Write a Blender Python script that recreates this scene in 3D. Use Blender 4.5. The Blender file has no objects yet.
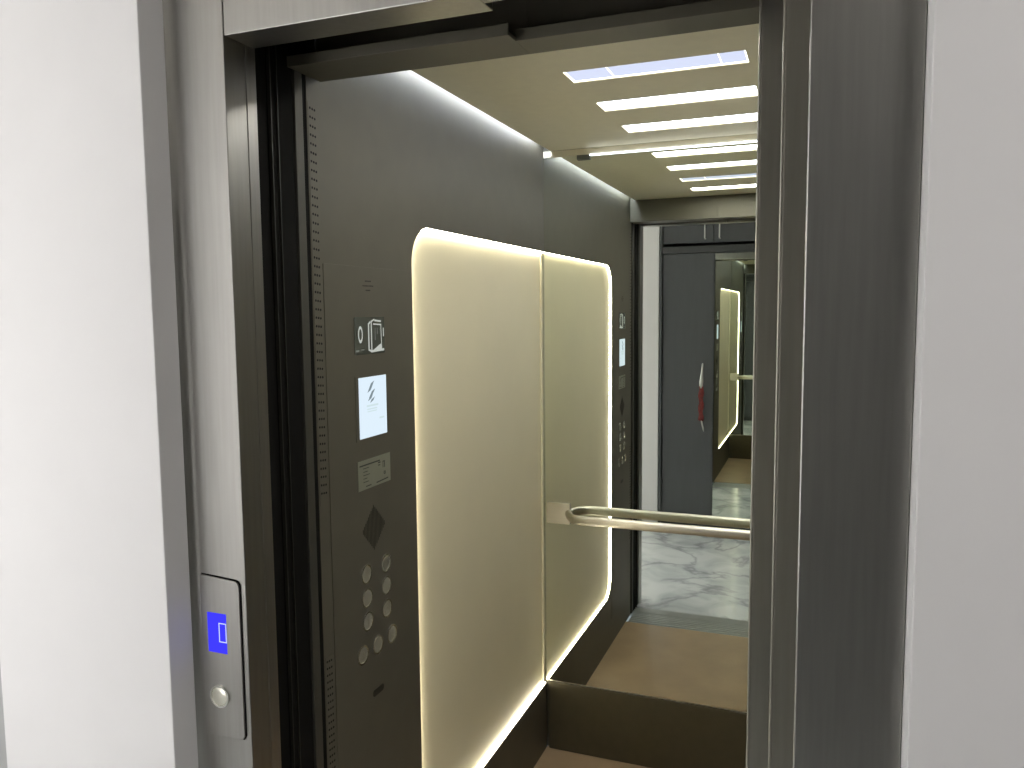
import bpy, bmesh, math, random
from mathutils import Vector, Matrix
random.seed(4)
sc = bpy.context.scene
COL = sc.collection
H = 1.69                      # eye height above the floor; the camera stands at x=0, y=0

# ------------------------------------------------------------------ materials
def lin(c):
    return tuple(((v/255)/12.92 if v/255 <= .04045 else ((v/255+.055)/1.055)**2.4) for v in c) + (1.0,)

def mat(name, rgb, rough=.5, metal=0.0, spec=.5, noise=.04, nscale=30, stretch=(1, 1, 1), bump=0.0, coat=0.0):
    m = bpy.data.materials.new(name); m.use_nodes = True
    nt = m.node_tree; n = nt.nodes; l = nt.links
    b = n['Principled BSDF']
    base = lin(rgb)
    b.inputs['Roughness'].default_value = rough
    b.inputs['Metallic'].default_value = metal
    b.inputs['Specular IOR Level'].default_value = spec
    if coat: b.inputs['Coat Weight'].default_value = coat; b.inputs['Coat Roughness'].default_value = .12
    tc = n.new('ShaderNodeTexCoord'); mp = n.new('ShaderNodeMapping'); nz = n.new('ShaderNodeTexNoise')
    mp.inputs['Scale'].default_value = stretch
    nz.inputs['Scale'].default_value = nscale; nz.inputs['Detail'].default_value = 3
    l.new(tc.outputs['Object'], mp.inputs['Vector']); l.new(mp.outputs['Vector'], nz.inputs['Vector'])
    cr = n.new('ShaderNodeValToRGB')
    cr.color_ramp.elements[0].position = .3; cr.color_ramp.elements[1].position = .7
    cr.color_ramp.elements[0].color = tuple(v*(1-noise) for v in base[:3]) + (1,)
    cr.color_ramp.elements[1].color = tuple(min(1, v*(1+noise)) for v in base[:3]) + (1,)
    l.new(nz.outputs['Fac'], cr.inputs['Fac']); l.new(cr.outputs['Color'], b.inputs['Base Color'])
    if bump:
        bp = n.new('ShaderNodeBump'); bp.inputs['Strength'].default_value = bump; bp.inputs['Distance'].default_value = .002
        l.new(nz.outputs['Fac'], bp.inputs['Height']); l.new(bp.outputs['Normal'], b.inputs['Normal'])
    return m

def emit(name, rgb, strength):
    m = bpy.data.materials.new(name); m.use_nodes = True
    n = m.node_tree.nodes; n.remove(n['Principled BSDF'])
    e = n.new('ShaderNodeEmission'); e.inputs['Color'].default_value = lin(rgb); e.inputs['Strength'].default_value = strength
    m.node_tree.links.new(e.outputs[0], n['Material Output'].inputs['Surface'])
    return m

def mirror_mat(name, rgb):
    m = bpy.data.materials.new(name); m.use_nodes = True
    b = m.node_tree.nodes['Principled BSDF']
    b.inputs['Base Color'].default_value = lin(rgb); b.inputs['Metallic'].default_value = 1
    b.inputs['Roughness'].default_value = 0.0
    return m

M = {}
M['plaster'] = mat('white_plaster', (222, 220, 219), .75, noise=.015, nscale=6, bump=.05)
M['plaster_grey'] = mat('grey_plaster', (170, 170, 168), .7, noise=.03, nscale=6)
M['ceil'] = mat('ceiling_paint', (225, 222, 215), .8, noise=.01)
M['frame'] = mat('brushed_frame_metal', (158, 156, 151), .34, .94, noise=.05, nscale=18, stretch=(6, 6, .3))
M['door'] = mat('door_leaf_metal', (150, 146, 136), .34, .8, noise=.05, nscale=18, stretch=(6, 6, .3))
M['black'] = mat('shaft_black', (17, 16, 13), .85, spec=.15, noise=.1)
M['dark'] = mat('dark_jamb_metal', (46, 45, 38), .5, .4, noise=.1)
M['dark2'] = mat('car_jamb_metal', (78, 76, 68), .5, .4, noise=.05)
M['carwall'] = mat('car_wall_coated_steel', (94, 90, 77), .52, .1, noise=.04, nscale=14, stretch=(1, 1, 1))
M['carback'] = mat('car_back_panel', (80, 74, 56), .5, .1, noise=.06)
M['carceil'] = mat('car_ceiling_cream', (240, 234, 208), .55, noise=.02)
M['cream'] = mat('cream_panel', (238, 228, 194), .5, noise=.02, nscale=4)
M['carfloor'] = mat('car_floor_tan', (168, 144, 112), .35, noise=.12, nscale=5)
M['chrome'] = mat('satin_stainless', (214, 208, 192), .34, 1.0, noise=.03, nscale=40, stretch=(.2, 4, 4))
M['bright'] = mat('button_steel', (222, 220, 205), .25, .7, noise=.04)
M['ring'] = mat('button_ring', (235, 235, 228), .18, 1.0, noise=.03)
M['cab'] = mat('cabinet_laminate', (76, 78, 80), .42, noise=.05, nscale=9, stretch=(4, 4, .4))
M['cabframe'] = mat('cabinet_frame_laminate', (66, 68, 68), .42, noise=.05)
M['hole'] = mat('punched_hole', (8, 8, 7), .9)
M['ink'] = mat('engraving_ink', (70, 74, 66), .6)
M['plate'] = mat('notice_plate_silver', (165, 166, 148), .4, .5, noise=.03)
M['grey_box'] = mat('grey_plastic', (112, 116, 106), .5)
M['glass'] = mat('display_glass', (84, 88, 80), .25, .0, spec=.8)
M['sill'] = mat('aluminium_sill', (188, 190, 186), .4, .6, noise=.05, nscale=20)
M['red'] = mat('red_cord', (112, 34, 27), .6, noise=.35, nscale=60, bump=.4)
M['silver'] = mat('silver_clasp', (200, 200, 196), .3, .8)
M['trim'] = mat('cream_edge_trim', (214, 206, 176), .4)
M['led'] = emit('warm_led', (255, 247, 224), 27)
M['cool'] = emit('cool_led', (226, 236, 255), 34)
M['diff'] = emit('lamp_diffuser', (222, 230, 255), .8)
M['cool2'] = emit('cool_led_back', (232, 240, 255), 4)
M['diff0'] = emit('lamp_diffuser_front', (248, 246, 240), 30)
M['diff2'] = emit('lamp_diffuser_middle', (234, 238, 246), 10)
M['diff3'] = emit('lamp_diffuser_rear', (240, 242, 246), 13)
M['diffedge'] = emit('lamp_diffuser_edge', (255, 250, 235), 2.4)
M['screen'] = emit('lit_screen', (222, 238, 250), .84)
M['screenink'] = emit('screen_grey', (120, 134, 140), .9)
M['screenpale'] = emit('screen_pale_grey', (190, 208, 212), 1.0)
M['white_seg'] = emit('display_white', (215, 220, 212), .6)
M['grey_seg'] = emit('display_grey', (150, 154, 148), .4)
M['blue'] = emit('blue_lcd', (66, 62, 255), .84)
M['lcdseg'] = emit('lcd_pale_segment', (190, 200, 255), 1.0)
M['mirror'] = mirror_mat('mirror_glass', (238, 242, 232))
M['cabmirror'] = mirror_mat('cabinet_mirror_glass', (226, 232, 222))

def glass_pane():
    m = bpy.data.materials.new('window_glass'); m.use_nodes = True
    b = m.node_tree.nodes['Principled BSDF']
    b.inputs['Transmission Weight'].default_value = 1; b.inputs['Roughness'].default_value = 0; b.inputs['IOR'].default_value = 1.05
    return m
M['pane'] = glass_pane()

def marble():
    m = bpy.data.materials.new('white_marble'); m.use_nodes = True
    nt = m.node_tree; n = nt.nodes; l = nt.links; b = n['Principled BSDF']
    b.inputs['Roughness'].default_value = .16
    tc = n.new('ShaderNodeTexCoord')
    n1 = n.new('ShaderNodeTexNoise'); n1.inputs['Scale'].default_value = 1.1; n1.inputs['Detail'].default_value = 9; n1.inputs['Distortion'].default_value = .9
    n2 = n.new('ShaderNodeTexNoise'); n2.inputs['Scale'].default_value = 4.2; n2.inputs['Detail'].default_value = 6; n2.inputs['Distortion'].default_value = .8
    l.new(tc.outputs['Object'], n1.inputs['Vector']); l.new(tc.outputs['Object'], n2.inputs['Vector'])
    sub = n.new('ShaderNodeMath'); sub.operation = 'SUBTRACT'; sub.inputs[1].default_value = .5
    ab = n.new('ShaderNodeMath'); ab.operation = 'ABSOLUTE'
    l.new(n1.outputs['Fac'], sub.inputs[0]); l.new(sub.outputs[0], ab.inputs[0])
    r = n.new('ShaderNodeValToRGB'); e = r.color_ramp.elements
    e[0].position = 0; e[0].color = lin((176, 178, 180)); e[1].position = .022; e[1].color = lin((214, 217, 217))
    l.new(ab.outputs[0], r.inputs['Fac'])
    r2 = n.new('ShaderNodeValToRGB'); e = r2.color_ramp.elements
    e[0].position = .3; e[0].color = lin((212, 214, 216)); e[1].position = .6; e[1].color = (1, 1, 1, 1)
    l.new(n2.outputs['Fac'], r2.inputs['Fac'])
    mx = n.new('ShaderNodeMix'); mx.data_type = 'RGBA'; mx.blend_type = 'MULTIPLY'; mx.inputs['Factor'].default_value = 1
    l.new(r.outputs['Color'], mx.inputs[6]); l.new(r2.outputs['Color'], mx.inputs[7])
    l.new(mx.outputs[2], b.inputs['Base Color'])
    return m
M['marble'] = marble()

# ------------------------------------------------------------------ mesh building (heights below are relative to the eye; + H gives the floor frame)
class MB:
    def __init__(s): s.v = []; s.f = []; s.mi = []; s.smooth = set()
    def box(s, x0, x1, y0, y1, z0, z1, mi=0):
        b = len(s.v)
        for z in (z0, z1):
            for x, y in ((x0, y0), (x1, y0), (x1, y1), (x0, y1)): s.v.append((x, y, z))
        for f in ((0, 3, 2, 1), (4, 5, 6, 7), (0, 1, 5, 4), (1, 2, 6, 5), (2, 3, 7, 6), (3, 0, 4, 7)):
            s.f.append([b+i for i in f]); s.mi.append(mi)
        return s
    def prism(s, poly, axis, a0, a1, mi=0):
        """poly in the two other axes (in x,y,z order), extruded along axis from a0 to a1"""
        b = len(s.v); n = len(poly)
        for a in (a0, a1):
            for p, q in poly:
                s.v.append({'x': (a, p, q), 'y': (p, a, q), 'z': (p, q, a)}[axis])
        s.f.append([b+i for i in range(n)][::-1]); s.mi.append(mi)
        s.f.append([b+n+i for i in range(n)]); s.mi.append(mi)
        for i in range(n):
            j = (i+1) % n
            s.f.append([b+i, b+j, b+n+j, b+n+i]); s.mi.append(mi)
        return s
    def cyl(s, c, axis, r, a0, a1, n=32, mi=0, dome=0, sy=1.0):
        """disc with a rounded rim: axis x or y; c is the centre in the other two axes"""
        rings = [(r, a0), (r, a0+(a1-a0)*.7), (r*.93, a1)]
        if dome: rings += [(r*.6, a1+dome*.7), (r*.2, a1+dome)]
        b = len(s.v)
        for rr, a in rings:
            for i in range(n):
                t = 2*math.pi*i/n; p, q = c[0]+rr*math.cos(t), c[1]+rr*sy*math.sin(t)
                s.v.append({'x': (a, p, q), 'y': (p, a, q), 'z': (p, q, a)}[axis])
        for k in range(len(rings)-1):
            for i in range(n):
                j = (i+1) % n
                s.f.append([b+k*n+i, b+k*n+j, b+(k+1)*n+j, b+(k+1)*n+i]); s.mi.append(mi)
        s.f.append([b+i for i in range(n)][::-1]); s.mi.append(mi)
        s.f.append([b+(len(rings)-1)*n+i for i in range(n)]); s.mi.append(mi)
        return s
    def ring(s, c, axis, ro, ri, a0, a1, n=36, mi=0):
        prof = [(ro, a0), (ro, a1), (ri, a1), (ri, a0)]; b = len(s.v)
        for rr, a in prof:
            for i in range(n):
                t = 2*math.pi*i/n; p, q = c[0]+rr*math.cos(t), c[1]+rr*math.sin(t)
                s.v.append({'x': (a, p, q), 'y': (p, a, q), 'z': (p, q, a)}[axis])
        for k in range(4):
            k2 = (k+1) % 4
            for i in range(n):
                j = (i+1) % n
                s.f.append([b+k*n+i, b+k*n+j, b+k2*n+j, b+k2*n+i]); s.mi.append(mi)
        return s
    def tube(s, path, rx, ry=None, n=20, mi=0, radii=None):
        """tube along path (a list of points); rx across, ry up"""
        ry = ry or rx; b = len(s.v); P = [Vector(p) for p in path]
        for k, p in enumerate(P):
            d = (P[min(k+1, len(P)-1)]-P[max(k-1, 0)]).normalized()
            up = Vector((0, 0, 1)) if abs(d.z) < .9 else Vector((0, 1, 0))
            side = d.cross(up).normalized(); u = side.cross(d).normalized()
            g = radii[k] if radii else 1
            for i in range(n):
                t = 2*math.pi*i/n
                s.v.append(tuple(p+side*rx*g*math.cos(t)+u*ry*g*math.sin(t)))
        for k in range(len(P)-1):
            for i in range(n):
                j = (i+1) % n
                s.f.append([b+k*n+i, b+k*n+j, b+(k+1)*n+j, b+(k+1)*n+i]); s.mi.append(mi); s.smooth.add(len(s.f)-1)
        s.f.append([b+i for i in range(n)][::-1]); s.mi.append(mi)
        s.f.append([b+(len(P)-1)*n+i for i in range(n)]); s.mi.append(mi)
        return s
    def stroke(s, pts, w, axis, a0, a1, closed=False, mi=0):
        """thin flat line on a wall: pts in the wall's two axes"""
        seg = list(zip(pts, pts[1:] + ([pts[0]] if closed else [])))
        if not closed: seg = seg[:len(pts)-1]
        for (p, q), (p2, q2) in seg:
            dx, dy = p2-p, q2-q; L = math.hypot(dx, dy) or 1; nx, ny = -dy/L*w/2, dx/L*w/2; ex, ey = dx/L*w/2, dy/L*w/2
            s.prism([(p-ex+nx, q-ey+ny), (p-ex-nx, q-ey-ny), (p2+ex-nx, q2+ey-ny), (p2+ex+nx, q2+ey+ny)], axis, a0, a1, mi)
        return s
    def build(s, name, mats, parent=None, bevel=0.0, seg=2):
        mats = mats if isinstance(mats, (list, tuple)) else [mats]
        vs = [(x, y, z+H) for x, y, z in s.v]
        if parent: o = Vector(parent['_o'])
        else:
            o = Vector(((min(v[0] for v in vs)+max(v[0] for v in vs))/2, (min(v[1] for v in vs)+max(v[1] for v in vs))/2, min(v[2] for v in vs)))
        me = bpy.data.meshes.new(name)
        me.from_pydata([tuple(Vector(v)-o) for v in vs], [], s.f)
        for m in mats: me.materials.append(m)
        for i, p in enumerate(me.polygons): p.material_index = s.mi[i]; p.use_smooth = i in s.smooth
        bm = bmesh.new(); bm.from_mesh(me); bmesh.ops.recalc_face_normals(bm, faces=bm.faces[:]); bm.to_mesh(me); bm.free()
        ob = bpy.data.objects.new(name, me); COL.objects.link(ob)
        if parent:
            ob.parent = parent; ob['_o'] = tuple(o)
        else:
            ob.location = o; ob['_o'] = tuple(o)
        if bevel:
            b = ob.modifiers.new('bevel', 'BEVEL'); b.width = bevel; b.segments = seg; b.limit_method = 'ANGLE'; b.angle_limit = math.radians(40)
            b.harden_normals = False
        return ob

def thing(name, label, cat, loc, group=None):
    o = bpy.data.objects.new(name, None); COL.objects.link(o)
    o.location = (loc[0], loc[1], loc[2]+H); o['_o'] = tuple(o.location); o.empty_display_size = .05
    o['label'] = label; o['category'] = cat
    if group: o['group'] = group
    return o
def tag(o, label, cat, group=None):
    o['label'] = label; o['category'] = cat
    if group: o['group'] = group
    return o
def struct(o):
    o['kind'] = 'structure'; return o
def arc(cx, cy, r, a0, a1, n=10):
    return [(cx+r*math.cos(math.radians(a0+(a1-a0)*i/n)), cy+r*math.sin(math.radians(a0+(a1-a0)*i/n))) for i in range(n+1)]
def rrect(x0, x1, y0, y1, r, n=6):
    return arc(x1-r, y0+r, r, -90, 0, n)+arc(x1-r, y1-r, r, 0, 90, n)+arc(x0+r, y1-r, r, 90, 180, n)+arc(x0+r, y0+r, r, 180, 270, n)

# ------------------------------------------------------------------ measures
FL = -H                       # floor
LW = -.961                    # car left wall face
RW = .183                     # car right wall face
BK = 2.81                     # mirror face at the back
FR = 1.41                     # car front wall, inner face
CC = .58                      # dropped car ceiling
YF = 1.118                   # front face of the landing frame
YW = 1.054                   # face of the plaster wall around the frame
XL, XR = -.9495, -.0231        # frame opening
XLo, XRo = -1.069, .111       # outer edges of the frame
YC = -.435                    # cabinet fronts across the corridor
TOP = 1.02                    # corridor ceiling

# ------------------------------------------------------------------ corridor
struct(MB().box(-3.2, 2.2, -1.1, 1.235, FL-.05, FL).build('floor', M['marble']))
struct(MB().box(-3.2, 2.2, -1.1, 1.9, TOP, TOP+.05).build('ceiling', M['ceil']))
struct(MB().box(-1.509, XLo, YW, 1.19, FL, TOP).build('wall_front_left', M['plaster'], bevel=.002))
struct(MB().box(XRo, 2.2, YW, 1.19, FL, TOP).build('wall_front_right', M['plaster'], bevel=.002))
struct(MB().box(XLo, XRo, YW, 1.138, .60, TOP).build('wall_front_top', M['plaster']))
struct(MB().box(-3.2, -1.52, 1.62, 1.68, FL, TOP).build('wall_recess', M['plaster_grey']))
struct(MB().box(-1.56, -1.52, 1.19, 1.62, FL, TOP).build('wall_recess_side', M['plaster_grey']))
struct(MB().box(-3.2, -1.56, 1.19, 1.62, FL-.05, FL).build('floor_recess', M['marble']))
struct(MB().box(-3.2, -1.56, 1.605, 1.62, FL, FL+.09).build('baseboard_recess', M['plaster']))
w = MB(); v0, v1 = -2.08, -1.32; w.box(-3.2, v0, -.53, YC+.01, FL, TOP); w.box(v1, -1.155, -.53, YC+.01, FL, TOP); w.box(v0, v1, -.53, YC+.01, FL, -1.2); w.box(v0, v1, -.53, YC+.01, .90, TOP)
struct(w.build('wall_opposite_left', M['plaster']))
f = MB()
for a, b in ((v0, v0+.04), (v1-.04, v1)): f.box(a, b, -.515, YC, -1.2, .90)
f.box(v0+.04, v1-.04, -.515, YC, -1.2, -1.15); f.box(v0+.04, v1-.04, -.515, YC, .85, .90)
wf2 = struct(f.build('added_window', M['plaster']))  # invented window, added to light the left wall and door frame
MB().box(v0+.03, v1-.03, -.497, -.493, -1.16, .86).build('pane', M['pane'], wf2)
struct(MB().box(.62, 2.2, -.53, YC+.01, FL, TOP).build('wall_opposite_right', M['plaster']))
struct(MB().box(-1.155, .62, -1.1, -1.04, FL, TOP).build('wall_behind_cabinet', M['plaster']))
struct(MB().box(2.2, 2.26, -1.1, 1.19, FL, TOP).build('wall_right', M['plaster']))
# left end wall with its window
w = MB(); wx0, wx1 = -3.26, -3.2; wy0, wy1, wz0, wz1 = -.40, 1.45, -1.35, .85
w.box(wx0, wx1, -1.1, wy0, FL, TOP); w.box(wx0, wx1, wy1, 1.68, FL, TOP); w.box(wx0, wx1, wy0, wy1, FL, wz0); w.box(wx0, wx1, wy0, wy1, wz1, TOP)
struct(w.build('wall_left', M['plaster']))
f = MB()
for a, b in ((wy0, wy0+.05), (wy1-.05, wy1), ((wy0+wy1)/2-.025, (wy0+wy1)/2+.025)): f.box(wx0+.005, wx1+.005, a, b, wz0, wz1)
f.box(wx0+.005, wx1+.005, wy0, wy1, wz0, wz0+.05); f.box(wx0+.005, wx1+.005, wy0, wy1, wz1-.05, wz1)
wf = struct(f.build('window_1', M['plaster']))
MB().box(-3.232, -3.228, wy0+.04, wy1-.04, wz0+.04, wz1-.04).build('pane', M['pane'], wf)

# ------------------------------------------------------------------ landing door frame
df = thing('elevator_door_frame', 'brushed dark steel frame lining the elevator doorway in the white wall', 'door frame', ((XL+XR)/2, YF, FL))
fil = [(XLo+.0212-.03*math.sin(math.radians(a)), YF-.03+.03*math.cos(math.radians(a))) for a in range(45, -1, -5)]
jb = MB().prism(fil+[(XL, YF), (XL, 1.171), (XLo, 1.171)], 'z', FL, .60)
nf = len(fil)
for q in range(2, 2+nf-1): jb.smooth.add(q)
jb.build('jamb', M['frame'], df, bevel=.0016)
MB().box(XRo-.0005, XR, YF, 1.194, FL, .60).build('jamb', M['frame'], df, bevel=.0022)
MB().box(XLo, XL, 1.1725, 1.199, FL, .60).build('jamb_return', M['frame'], df, bevel=.0012)
h = MB()
for a, b, d in ((XL+.0015, -.489, 1.192), (-.489, XR-.0015, 1.159)):
    h.prism([(YF, .467), (d, .467), (d, .482), (1.138, .482), (1.138, .60), (YF, .60)], 'x', a, b)
h.build('header', M['frame'], df, bevel=.0018)

# ------------------------------------------------------------------ shaft between the landing and the car
struct(MB().box(-1.12, XLo+.002, 1.18, 1.33, FL, .80).build('wall_shaft_left', M['black']))
struct(MB().box(-1.12, -.985, 1.331, 1.362, FL, .80).build('leak_filler_left', M['black']))  # unseen filler added to block a light leak
struct(MB().box(-.9605, -.9575, 1.345, 1.394, .475, .70).build('black_cover_upper', M['black']))  # black strip added to hide the lit car wall above the header
struct(MB().box(-.985, -.9615, 1.345, 1.3635, FL, .80).build('black_filler_groove', M['black']))  # black filler added to stop stray light and keep the groove dark
struct(MB().box(.204, .30, 1.331, 1.46, FL, .80).build('leak_filler_right', M['black']))  # matching unseen filler added against light leaking in on the right
struct(MB().box(.24, .30, 1.18, 1.33, FL, .80).build('wall_shaft_right', M['black']))
struct(MB().box(-1.12, .30, 1.138, 1.46, .80, .84).build('ceiling_shaft', M['black']))
struct(MB().box(-1.12, .30, 1.139, 1.165, .60, .84).build('wall_shaft_front', M['black']))

sl = MB(); sl.box(-1.06, .2, 1.236, 1.30, FL-.03, FL-.004)
for y in (1.240, 1.256, 1.272, 1.288): sl.box(-1.06, .2, y, y+.008, FL-.004, FL)
tag(sl.build('landing_sill', M['sill'], bevel=.0008), 'grooved aluminium sill at the marble floor edge under the landing door', 'door sill')
sl = MB(); sl.box(-.95, .17, 1.31, 1.468, FL-.03, FL-.004)
for y in (1.318, 1.340, 1.364, 1.388, 1.412, 1.440): sl.box(-.95, .17, y, y+.009, FL-.004, FL)
tag(sl.build('car_sill', M['sill'], bevel=.0008), 'grooved aluminium sill at the tan floor edge of the elevator car', 'door sill')

# closing posts on the left, leaf edges on the right
t = thing('closing_post', 'black closing post of the outer elevator door inside the door gap', 'door post', (-.97, 1.21, FL))
MB().box(-1.05, -.957, 1.202, 1.236, FL, .62).build('channel', M['black'], t)
MB().box(-.9570, -.950, 1.238, 1.2405, FL, .62).build('seal_lip', M['dark'], t)
t = thing('closing_post', 'black closing post of the inner elevator door beside the grey car jamb', 'door post', (-.97, 1.28, FL))
MB().box(-1.05, -.957, 1.244, 1.312, FL, .50).build('channel', M['black'], t)
MB().box(-.958, -.9535, 1.262, 1.2645, FL, .50).build('seal_lip', M['dark'], t)
tag(MB().box(-1.0, -.955, 1.318, 1.343, FL, .467).build('car_jamb', M['dark2'], bevel=.0012), 'narrow grey steel jamb at the front edge of the car beside the vent holes', 'door jamb')

def leaf(x, y0, y1, top, label, edge):
    t = thing('elevator_door_leaf', label, 'elevator door', ((x+.15)/2, y0, FL))
    MB().box(x+.004, .175, y0, y1, FL+.006, top).build('leaf_panel', M['door'], t, bevel=.0015)
    MB().box(x, x+.0055, y0-.0006, y1+.0006, FL+.006, top).build('leading_edge', M['door'], t, bevel=.0018)
    return t
leaf(-.0598, 1.197, 1.235, .60, 'grey steel outer elevator door leaf slid open behind the right jamb', 1)
leaf(-.0965, 1.262, 1.298, .60, 'grey steel inner elevator door leaf slid open nearest the mirror', 1)

# car front wall and header
ch = MB()
for a, b, y0 in ((-.958, -.506, 1.300), (-.506, RW+.02, 1.334)):
    ch.prism([(y0, .467), (FR, .467), (FR, .70), (1.395, .70), (1.395, .474), (y0+.003, .474), (y0+.003, .487), (y0, .487)], 'x', a, b)
struct(ch.build('wall_car_header', M['carwall'], bevel=.0008))
struct(MB().box(-.02, RW+.02, 1.34, FR, FL, .467).build('wall_car_front', M['carwall']))
dt = thing('door_operator', 'black door hanger and track in the dark slot above the elevator doorway', 'door operator', (-.25, 1.2, .5))
MB().box(-.90, .15, 1.20, 1.255, .64, .68).build('track', M['black'], dt, bevel=.002)
MB().prism([(-.49, .66), (-.478, .505), (-.455, .497), (-.066, .497), (-.066, .66)], 'y', 1.20, 1.23).build('hanger_plate', M['black'], dt)
for x in (-.33, -.15): MB().cyl((x, .60), 'y', .028, 1.235, 1.255, 24).build('roller', M['black'], dt)

# ------------------------------------------------------------------ car shell
def panel_outline(x0, x1, r0=.1):   # opening for the lit panel in the y,z plane
    return arc(1.786+r0, -1.43+r0, r0, 270, 180, 12)+arc(1.786+r0, .22-r0, r0, 180, 90, 12)
po = panel_outline(0, 0)
outer = [(1.364, FL), (BK-.001, FL), (BK-.001, -1.43)] + po + [(BK-.001, .22), (BK-.001, .70), (1.364, .70)]
struct(MB().prism(outer, 'x', LW-.02, LW).build('wall_car_left', M['carwall']))
struct(MB().box(LW-.06, LW-.05, 1.364, BK+.06, FL, .70).build('wall_car_left_backing', M['black']))
struct(MB().box(RW, RW+.02, FR, BK+.01, FL, .70).build('wall_car_right', M['carback']))
struct(MB().box(LW-.05, RW+.02, BK+.012, BK+.03, FL, .70).build('wall_car_back', M['carwall']))
struct(MB().box(LW-.05, RW+.05, 1.31, BK+.05, .70, .74).build('ceiling_car_roof', M['carwall']))
struct(MB().box(LW, RW, 1.469, BK+.01, FL-.03, FL+.001).build('floor_car', M['carfloor']))
tag(MB().box(LW+.010, RW-.002, BK-.006, BK+.011, FL+.001, -1.4185).build('kick_panel', M['carback'], bevel=.003), 'dark brown kick panel under the back mirror of the elevator car', 'kick panel')

# dropped ceiling with four light slots
slots = [(1.60, 1.70), (1.912, 2.011), (2.22, 2.325), (2.523, 2.627)]
SX0, SX1 = -.604, -.174
GX0, GX1, GY0, GY1 = LW+.028, RW-.028, FR+.004, BK-.004
c = MB(); ys = [GY0] + [v for s in slots for v in s] + [GY1]
c.box(GX0, SX0, GY0, GY1, CC, CC+.018); c.box(SX1, GX1, GY0, GY1, CC, CC+.018)
for i in range(0, len(ys), 2): c.box(SX0, SX1, ys[i], ys[i+1], CC, CC+.018)
struct(c.build('ceiling_car', M['carceil']))
names = ['ceiling light slot nearest the doorway, hidden behind the car header', 'wide white ceiling light nearest the door header with faint cross lines', 'white ceiling light slot, second of the three visible on the cream ceiling', 'white ceiling light slot closest to the back mirror']
for (y0, y1), nm, dm in zip(slots, names, ('diff0', 'diff', 'diff2', 'diff3')):
    t = thing('ceiling_light', nm, 'ceiling light', ((SX0+SX1)/2, (y0+y1)/2, CC+.02), 'slot lights in the car ceiling')
    MB().box(SX0+.0002, SX1-.0002, y0+.0002, y1-.0002, CC+.0045, CC+.017).build('diffuser', M[dm], t)
    e = MB(); k = .0038
    e.box(SX0+.0003, SX1-.0003, y0+.0003, y0+k, CC+.002, CC+.0044); e.box(SX0, SX1, y1-k, y1, CC+.002, CC+.0044)
    e.box(SX0, SX0+k, y0, y1, CC+.002, CC+.0044); e.box(SX1-k, SX1, y0, y1, CC+.002, CC+.0044)
    for x in (SX0+.105, SX1-.063): e.box(x, x+.002, y0, y1, CC+.003, CC+.0044)
    e.build('glowing_edge', M['diffedge'], t)
# perimeter strips above the gap
tag(MB().box(LW+.004, LW+.026, 1.45, BK-.05, CC+.040, CC+.050).build('cove_strip', M['cool']), 'cool white light strip in the gap over the left wall of the car', 'light strip')
bs = thing('cove_strip', 'thin white light strip along the ceiling edge over the back mirror', 'light strip', (-.3, BK-.005, .55))
MB().box(-.785, RW-.05, BK-.007, BK-.002, .5535, .5572).build('strip', M['cool2'], bs)
MB().box(-.832, -.786, BK-.010, BK-.002, .540, .5565).build('connector', M['grey_box'], bs, bevel=.001)
struct(MB().box(LW, RW, BK-.003, BK+.011, .5575, .5795).build('trim_back', M['carceil']))
# lit cream panel in the left wall
lp = thing('backlit_wall_panel', 'large cream wall panel with rounded corners outlined by warm glowing light', 'wall panel', (LW, 2.3, -1.43))
MB().box(LW-.030, LW-.0205, 1.70, BK-.0015, -1.50, .29).box(LW-.0205, LW-.0122, 1.795, BK-.0015, -1.427, .217).build('panel_face', M['cream'], lp)
inner = [(BK-.0015, -1.43)] + po + [(BK-.0015, .22)]
ins = [(BK-.0015, -1.4275)] + arc(1.886, -1.33, .0975, 270, 180, 12) + arc(1.886, .12, .0975, 180, 90, 12) + [(BK-.0015, .2175)]
ls = MB()
for i in range(len(inner)-1):
    ls.prism([inner[i], inner[i+1], ins[i+1], ins[i]], 'x', LW-.0120, LW-.0035)
ls.build('light_strip', M['led'], lp)
MB().box(LW-.0119, LW-.004, BK-.017, BK-.003, -1.425, .216).build('end_trim', M['trim'], lp, bevel=.002)

# vent column with punched holes
def holes(z0, z1, pitch, label):
    m = MB().box(LW, LW+.0006, 1.367, 1.400, z0-.012, z1+.012)
    z = z1
    while z >= z0:
        for k in range(3): m.cyl((1.3740+k*.0078, z-k*.0008), 'x', .0026, LW+.0003, LW+.0010, 8, 1)
        z -= pitch
    return tag(m.build('vent_strip', [M['carwall'], M['hole']]), label, 'vent')
holes(-.386, .409, .01735, 'long column of small punched vent holes beside the upper control panel')
holes(-1.25, -.735, .0150, 'lower column of small punched vent holes near the foot of the control panel')

# car operating panel
cp = thing('control_panel', 'flush grey steel elevator control panel with screen, notice and round buttons', 'control panel', (LW, 1.59, -1.56))
MB().prism(rrect(1.402, 1.782, -1.56, .104, .002), 'x', LW+.0002, LW+.0014).build('face_plate', M['carwall'], cp, bevel=.0005)
X0 = LW+.0014
# emergency speaker dots
m = MB()
for r, n in ((.0105, 5), (0, 9), (-.010, 4)):
    for k in range(n): m.cyl((1.5740+(k-(n-1)/2)*.0052, .062+r), 'x', .0016, X0-.0002, X0+.0004, 8)
m.build('microphone_holes', M['hole'], cp)
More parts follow.
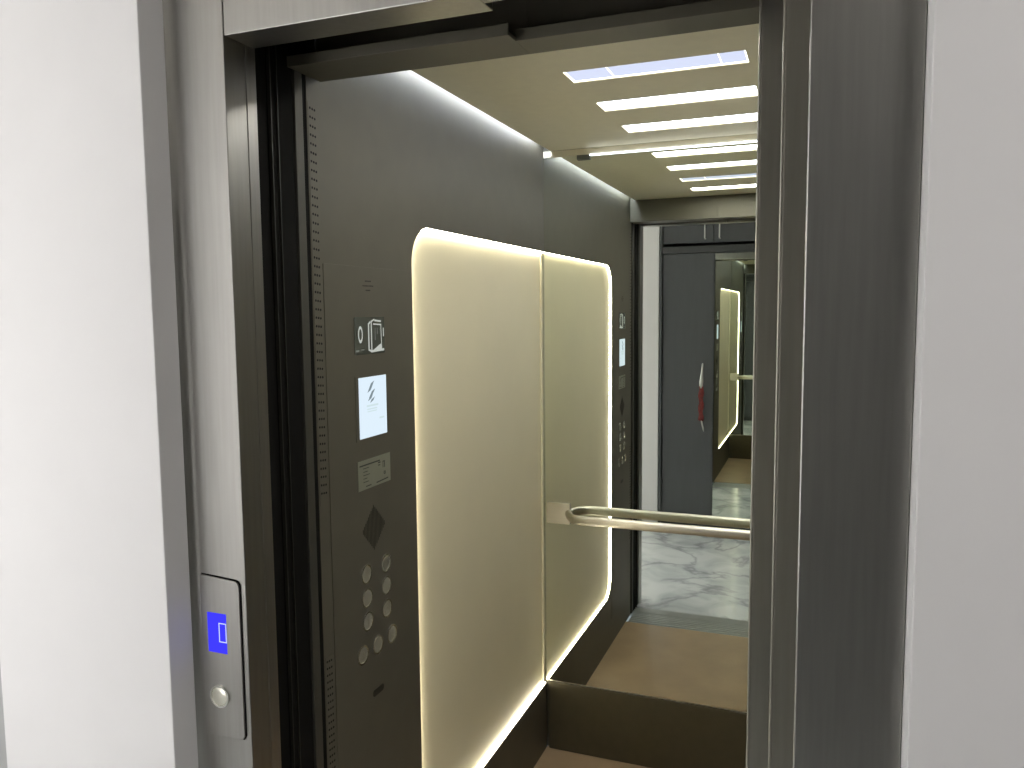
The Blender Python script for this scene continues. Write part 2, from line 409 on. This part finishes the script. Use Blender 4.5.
# position indicator
d = MB().prism(rrect(1.5120, 1.6400, -.092, -.008, .003), 'x', X0, X0+.0012).build('floor_display', M['glass'], cp)
m = MB(); a, b = X0+.0013, X0+.0018
m.stroke(arc(1.5350, -.046, .009, 0, 360, 16), .0032, 'x', a, b)
for v in m.v[:]: pass
m.v = [(x, 1.5350+(y-1.5350)*.85, -.047+(z+.046)*1.75) for x, y, z in m.v]
m.build('digit', M['white_seg'], d)
m = MB()
m.stroke([(1.5760, -.020), (1.5700, -.024), (1.5700, -.082), (1.5780, -.085)], .004, 'x', a, b)
m.stroke([(1.5820, -.018), (1.5820, -.086)], .0035, 'x', a, b); m.stroke([(1.5820, -.018), (1.5940, -.014)], .003, 'x', a, b)
m.stroke([(1.5980, -.016), (1.6220, -.018)], .004, 'x', a, b); m.stroke([(1.5920, -.024), (1.6240, -.026)], .003, 'x', a, b)
m.stroke([(1.6240, -.026), (1.6260, -.080)], .002, 'x', a, b); m.stroke([(1.5820, -.086), (1.6340, -.084)], .005, 'x', a, b)
m.prism([(1.5900, -.083), (1.6260, -.082), (1.6220, -.070)], 'x', a, b)
m.stroke([(1.6350, -.035), (1.6350, -.052)], .003, 'x', a, b)
m.build('car_symbol', M['white_seg'], d)
for p0, p1, w_ in (((1.598, -.034), (1.598, -.060), .002), ((1.608, -.034), (1.608, -.046), .002), ((1.518, -.083), (1.525, -.083), .004), ((1.538, -.081), (1.548, -.081), .002)):
    MB().stroke([p0, p1], w_, 'x', a, b).build('small_mark', M['grey_seg'], d)
# screen
s = MB().box(X0-.0005, X0+.0015, 1.5090, 1.6450, -.286, -.140).build('screen_bezel', M['carwall'], cp)
s2 = MB().box(X0+.0015, X0+.0020, 1.5215, 1.6410, -.2815, -.1435).build('screen_picture', M['screen'], s)
m = MB(); a, b = X0+.0021, X0+.0024
for i, (y, z) in enumerate([(1.5770, -.160), (1.5720, -.1665), (1.5670, -.173), (1.5800, -.1785), (1.5740, -.185), (1.5690, -.192), (1.5780, -.197)]):
    m.prism([(y-.010, z-.0065), (y+.004, z-.001), (y+.010, z+.0065), (y-.004, z+.001)], 'x', a, b)
m.build('screen_mark', M['screenink'], s)
for y0, y1, z, w_ in ((1.555, 1.601, -.2095, .0042), (1.556, 1.596, -.217, .003), (1.557, 1.595, -.2225, .0025), (1.609, 1.626, -.242, .004)):
    MB().stroke([(y0, z), (y1, z)], w_, 'x', X0+.0021, X0+.0024).build('text_line', M['screenpale'], s)
# notice plate
p = MB().box(X0, X0+.0012, 1.5110, 1.6535, -.399, -.331).build('notice_plate', M['plate'], cp, bevel=.0005)
m = MB(); a, b = X0+.0012, X0+.0016
m.stroke([(1.5190, -.3425), (1.6040, -.3425)], .0030, 'x', a, b)
for k in range(5): m.stroke([(1.5330, -.350-k*.0078), (1.5330+[.022, .017, .026, .015, .021][k], -.350-k*.0078)], .0014, 'x', a, b)
m.stroke([(1.5990, -.347), (1.6060, -.347)], .003, 'x', a, b); m.stroke([(1.5990, -.353), (1.6050, -.353)], .0022, 'x', a, b)
m.stroke([(1.6190, -.3475), (1.6260, -.3475), (1.6260, -.361)], .0022, 'x', a, b); m.stroke([(1.6190, -.3475), (1.6190, -.361)], .0016, 'x', a, b)
m.ring((1.6260, -.375), 'x', .0042, .0022, a, b, 14)
m.stroke([(1.5900, -.392), (1.6400, -.390)], .0026, 'x', a, b); m.stroke([(1.5440, -.392), (1.5640, -.392)], .0022, 'x', a, b)
m.build('notice_text', M['ink'], p)
# speaker grille : diamond of slots
m = MB(); cy, cz, hw = 1.5740, -.495, .051
for k in range(-8, 9):
    y = cy+k*.0058; hz = hw*1.04*(1-abs(k)/8.9)
    m.box(X0-.001, X0+.0004, y-.0013, y+.0013, cz-hz, cz+hz)
m.build('speaker_grille', M['dark'], cp)
# buttons
def button(y, z, kind):
    b = MB().ring((y, z), 'x', .0222, .0192, X0-.001, X0+.0020).build('button', M['ring'], cp)
    MB().cyl((y, z), 'x', .0190, X0-.001, X0+.0010, 36, dome=.0005).build('button_cap', M['bright'], b)
    m = MB(); a, c2 = X0+.0013, X0+.0019
    q = lambda pts, cl=False, w=.0020: m.stroke([(y+u, z+v) for u, v in pts], w, 'x', a, c2, cl)
    if kind == 0: q([(-.006, -.009), (.006, -.009), (.006, .009), (-.006, .009)], True); q([(0, -.004), (0, .005)])
    elif kind == 1: q([(-.002, .006), (.001, .008), (.001, -.008)])
    elif kind == 2: q([(-.005, .005), (0, .008), (.004, .004), (-.005, -.008), (.005, -.008)], w=.0018)
    elif kind == 3: q([(-.002, -.009), (-.007, 0), (-.002, .009)]); q([(.002, -.009), (.007, 0), (.002, .009)])
    elif kind == 4: q([(-.007, -.009), (-.002, 0), (-.007, .009)]); q([(.007, -.009), (.002, 0), (.007, .009)])
    else: q([(-.006, -.006), (.006, -.006), (.004, .004), (0, .008), (-.004, .004)], True)
    m.build('button_symbol', M['grey_ink'], b)
M['grey_ink'] = mat('button_engraving', (120, 118, 106), .4, .5)
for y, z, k in ((1.6230, -.595, 0), (1.6220, -.6495, 9), (1.6220, -.706, 2), (1.5350, -.5945, 9), (1.5350, -.651, 9), (1.5360, -.7065, 1), (1.6430, -.778, 4), (1.5770, -.778, 9), (1.5110, -.777, 3)):
    if k == 9:
        b = MB().ring((y, z), 'x', .0222, .0192, X0-.001, X0+.0020).build('button', M['ring'], cp)
        MB().cyl((y, z), 'x', .0190, X0-.001, X0+.0010, 36, dome=.0005).build('button_cap', M['bright'], b)
    else: button(y, z, k)
# key switch, a dark slanted plate
m = MB().prism(rrect(1.551, 1.600, -.8975, -.8815, .0075), 'x', X0-.001, X0+.0006)
m.build('key_switch', M['dark'], cp)

# ------------------------------------------------------------------ back mirror and handrail
mr = thing('wall_mirror', 'tall frameless mirror covering the back wall of the elevator car', 'mirror', (-.39, BK, -1.414))
MB().box(LW-.011, RW-.003, BK, BK+.006, -1.414, .556).build('mirror_glass', M['mirror'], mr)
MB().box(LW+.001, RW-.003, BK-.0012, BK+.006, -1.4175, -1.4145).build('bottom_edge', M['chrome'], mr)

hr = thing('handrail', 'stainless steel handrail with flat end bracket fixed across the back mirror', 'handrail', (-.39, 2.77, -.755))
zr, yr = -.756, 2.733
path = [(-.868, BK-.006, zr), (-.862, BK-.018, zr), (-.853, BK-.040, zr), (-.842, yr+.020, zr), (-.825, yr+.006, zr), (-.80, yr, zr), (.02, yr, zr), (.045, yr+.006, zr), (.062, yr+.020, zr), (.073, BK-.040, zr), (.082, BK-.018, zr), (.088, BK-.006, zr)]
MB().tube(path, .013, .0172, 28).build('rail', M['chrome'], hr)
MB().box(LW+.006, -.862, BK-.007, BK-.0005, zr-.040, zr+.040).build('bracket', M['chrome'], hr, bevel=.0015)
MB().box(.082, RW-.006, BK-.007, BK-.0005, zr-.040, zr+.040).build('bracket', M['chrome'], hr, bevel=.0015)

# ------------------------------------------------------------------ call panel on the left jamb
pl = thing('call_panel', 'steel call panel with blue floor display and round button on the door frame', 'call panel', (-1.0, YF, -.76))
pts = arc(-.946-.012, -.470-.012, .012, 90, 0, 6) + arc(-.946-.006, -.762+.006, .006, 0, -90, 4) + [(-1.031, -.768), (-1.031, -.4635)]
pts = [(-1.031, -.4635), (-.960, -.468)] + [(-.958+.012*math.sin(math.radians(a)), -.480+.012*math.cos(math.radians(a))) for a in range(0, 91, 15)] + [(-.946, -.752), (-.951, -.760), (-1.031, -.762)]
MB().prism(pts, 'y', YF-.0042, YF-.0008).build('face_plate', M['frame'], pl, bevel=.0008)
MB().prism([(x+.0022 if x > -1.02 else x, z+.0018 if z > -.6 else z-.0006) for x, z in pts], 'y', YF-.0012, YF-.0003).build('painted_shadow', M['black'], pl)  # black sheet painted as the shadow along the plate's edge
d = MB().box(-1.0185, -.9765, YF-.0046, YF-.0038, -.6045, -.5310).build('lcd_display', M['blue'], pl)
m = MB(); a, b = YF-.0050, YF-.0047
m.stroke([(-.9925, -.583), (-.9775, -.583), (-.9775, -.549), (-.9925, -.549)], .0018, 'y', a, b, True)
m.build('digit', M['lcdseg'], d)
b = MB().ring((-.9965, -.685), 'y', .0205, .0175, YF-.0080, YF-.003).build('button', M['ring'], pl)
MB().cyl((-.9965, -.685), 'y', .0173, YF-.004, YF-.0068, 36, dome=-.0015).build('button_cap', M['bright'], b)

pl.scale = (1.0164, 1.0164, 1.0164); pl.location = (-1.0164, YF, H-.76*1.0164)
# ------------------------------------------------------------------ built-in cabinet across the corridor (seen in the mirror)
cb = thing('built_in_cabinet', 'tall dark grey built-in cabinet with a mirrored door facing the elevator', 'cabinet', (-.27, -.7, FL))
k = MB(); cx0, cx1 = -1.150, .615
k.box(cx0, cx0+.02, -1.03, YC+.012, FL, .80); k.box(cx1-.02, cx1, -1.03, YC+.012, FL, .80)
k.box(cx0+.02, cx1-.02, -1.03, -1.015, FL, .80); k.box(cx0+.02, cx1-.02, -1.015, YC-.02, .78, .80); k.box(cx0+.02, cx1-.02, -1.015, YC-.03, FL, FL+.06)
k.build('carcass', M['cabframe'], cb)
MB().box(cx0+.022, cx1-.022, -.60, YC+.008, .424, .474).build('cross_rail', M['cabframe'], cb, bevel=.002)
ux = [cx0+.024, -.758, -.40, -.04, cx1-.022]
for i in range(4):
    d = MB().box(ux[i]+.002, ux[i+1]-.002, YC-.020, YC-.002, .497, .776).build('upper_door', M['cab'], cb, bevel=.001)
    hx = ux[i+1]-.058 if i % 2 == 0 else ux[i]+.047
    h = MB(); h.tube([(hx, YC-.002, .524), (hx, YC+.026, .524), (hx, YC+.030, .528), (hx, YC+.030, .654), (hx, YC+.026, .658), (hx, YC-.002, .658)], .005, n=10)
    h.build('handle', M['silver'], d)
lx = [cx0+.024, -.745, -.375, -.0, cx1-.022]
for i in range(4):
    d = MB().box(lx[i]+.002, lx[i+1]-.002, YC-.020, YC-.002, FL+.062, .420).build('tall_door', M['cab'], cb, bevel=.001)
    if i == 1:
        g = MB().box(lx[i]+.004, lx[i+1]-.004, YC-.0015, YC, FL+.066, .416).build('door_mirror', M['cabmirror'], d)
# hanging red cord with silver clasp
tz = thing('hanging_cord', 'red cord bundle with silver clasp hanging on the dark grey cabinet door', 'cord', (-.83, YC+.02, -.92))
yy = YC+.022
MB().tube([(-.822, yy-.012, -.395), (-.822, yy, -.405), (-.826, yy, -.47), (-.830, yy, -.53), (-.832, yy, -.58)], .012, .012, 14, radii=[.3, .5, .75, 1.3, 1.0]).build('clasp', M['silver'], tz)
for k2 in range(4):
    off = (k2-1.5)*.0105
    pth = [(-.830+off*.6+.005*math.sin(i*1.7+k2*1.6), yy+.004*math.cos(i*1.7+k2*1.6), -.565-i*.0255-(k2 % 2)*.004) for i in range(11)]
    MB().tube(pth, .0085, n=10).build('cord_strand', M['red'], tz)
MB().tube([(-.828, yy, -.815), (-.820, yy, -.850), (-.812, yy, -.885), (-.808, yy, -.905)], .006, n=10, radii=[.8, 1, 1, .6]).build('tip', M['silver'], tz)

# ------------------------------------------------------------------ light
def area(name, loc, rot, sx, sy, power, rgb):
    L = bpy.data.lights.new(name, 'AREA'); L.shape = 'RECTANGLE'; L.size = sx; L.size_y = sy; L.energy = power; L.color = rgb
    o = bpy.data.objects.new(name, L); COL.objects.link(o); o.location = (loc[0], loc[1], loc[2]+H); o.rotation_euler = rot
    return o
area('window_daylight', (-3.30, (wy0+wy1)/2, (wz0+wz1)/2), (0, math.radians(-90), 0), wz1-wz0, wy1-wy0, 41, (1.0, .985, .975))
area('added_window_fill', (-1.70, -.60, -.15), (math.radians(90), 0, 0), .76, 2.1, 20.5, (1.0, .985, .975))  # fill light behind the added window, for left wall and frame
area('corridor_fill', (.95, .0, TOP-.01), (0, 0, 0), .8, .8, 9.2, (1, .98, .97))  # unseen fill light added to brighten the right wall, no fixture
wd = bpy.data.worlds.new('World'); sc.world = wd; wd.use_nodes = True
wd.node_tree.nodes['Background'].inputs[0].default_value = (.8, .9, 1, 1); wd.node_tree.nodes['Background'].inputs[1].default_value = .3

# ------------------------------------------------------------------ camera
F, yaw, pit, rol = 796.64, math.radians(21.249), math.radians(5.1564), math.radians(-.5534)
fw = Vector((-math.sin(yaw)*math.cos(pit), math.cos(yaw)*math.cos(pit), -math.sin(pit)))
ri = Vector((math.cos(yaw), math.sin(yaw), 0)); up = ri.cross(fw)
r2 = ri*math.cos(rol)+up*math.sin(rol); u2 = up*math.cos(rol)-ri*math.sin(rol)
cam = bpy.data.cameras.new('camera'); co = bpy.data.objects.new('camera', cam); COL.objects.link(co)
mw = Matrix(((r2.x, u2.x, -fw.x, 0), (r2.y, u2.y, -fw.y, 0), (r2.z, u2.z, -fw.z, H), (0, 0, 0, 1)))
co.matrix_world = mw
cam.sensor_width = 36; cam.lens = F*36/1024; cam.clip_start = .02; cam.clip_end = 60
sc.camera = co
sc.view_settings.view_transform = 'Standard'; sc.view_settings.look = 'None'; sc.view_settings.gamma = 1; sc.view_settings.use_curve_mapping = False
sc.view_settings.exposure = 0.3
sc.cycles.max_bounces = 14; sc.cycles.glossy_bounces = 10; sc.cycles.diffuse_bounces = 5; sc.cycles.transmission_bounces = 8
sc.cycles.sample_clamp_indirect = 6
sc.cycles.use_denoising = True
for o in sc.objects:
    if '_o' in o: del o['_o']
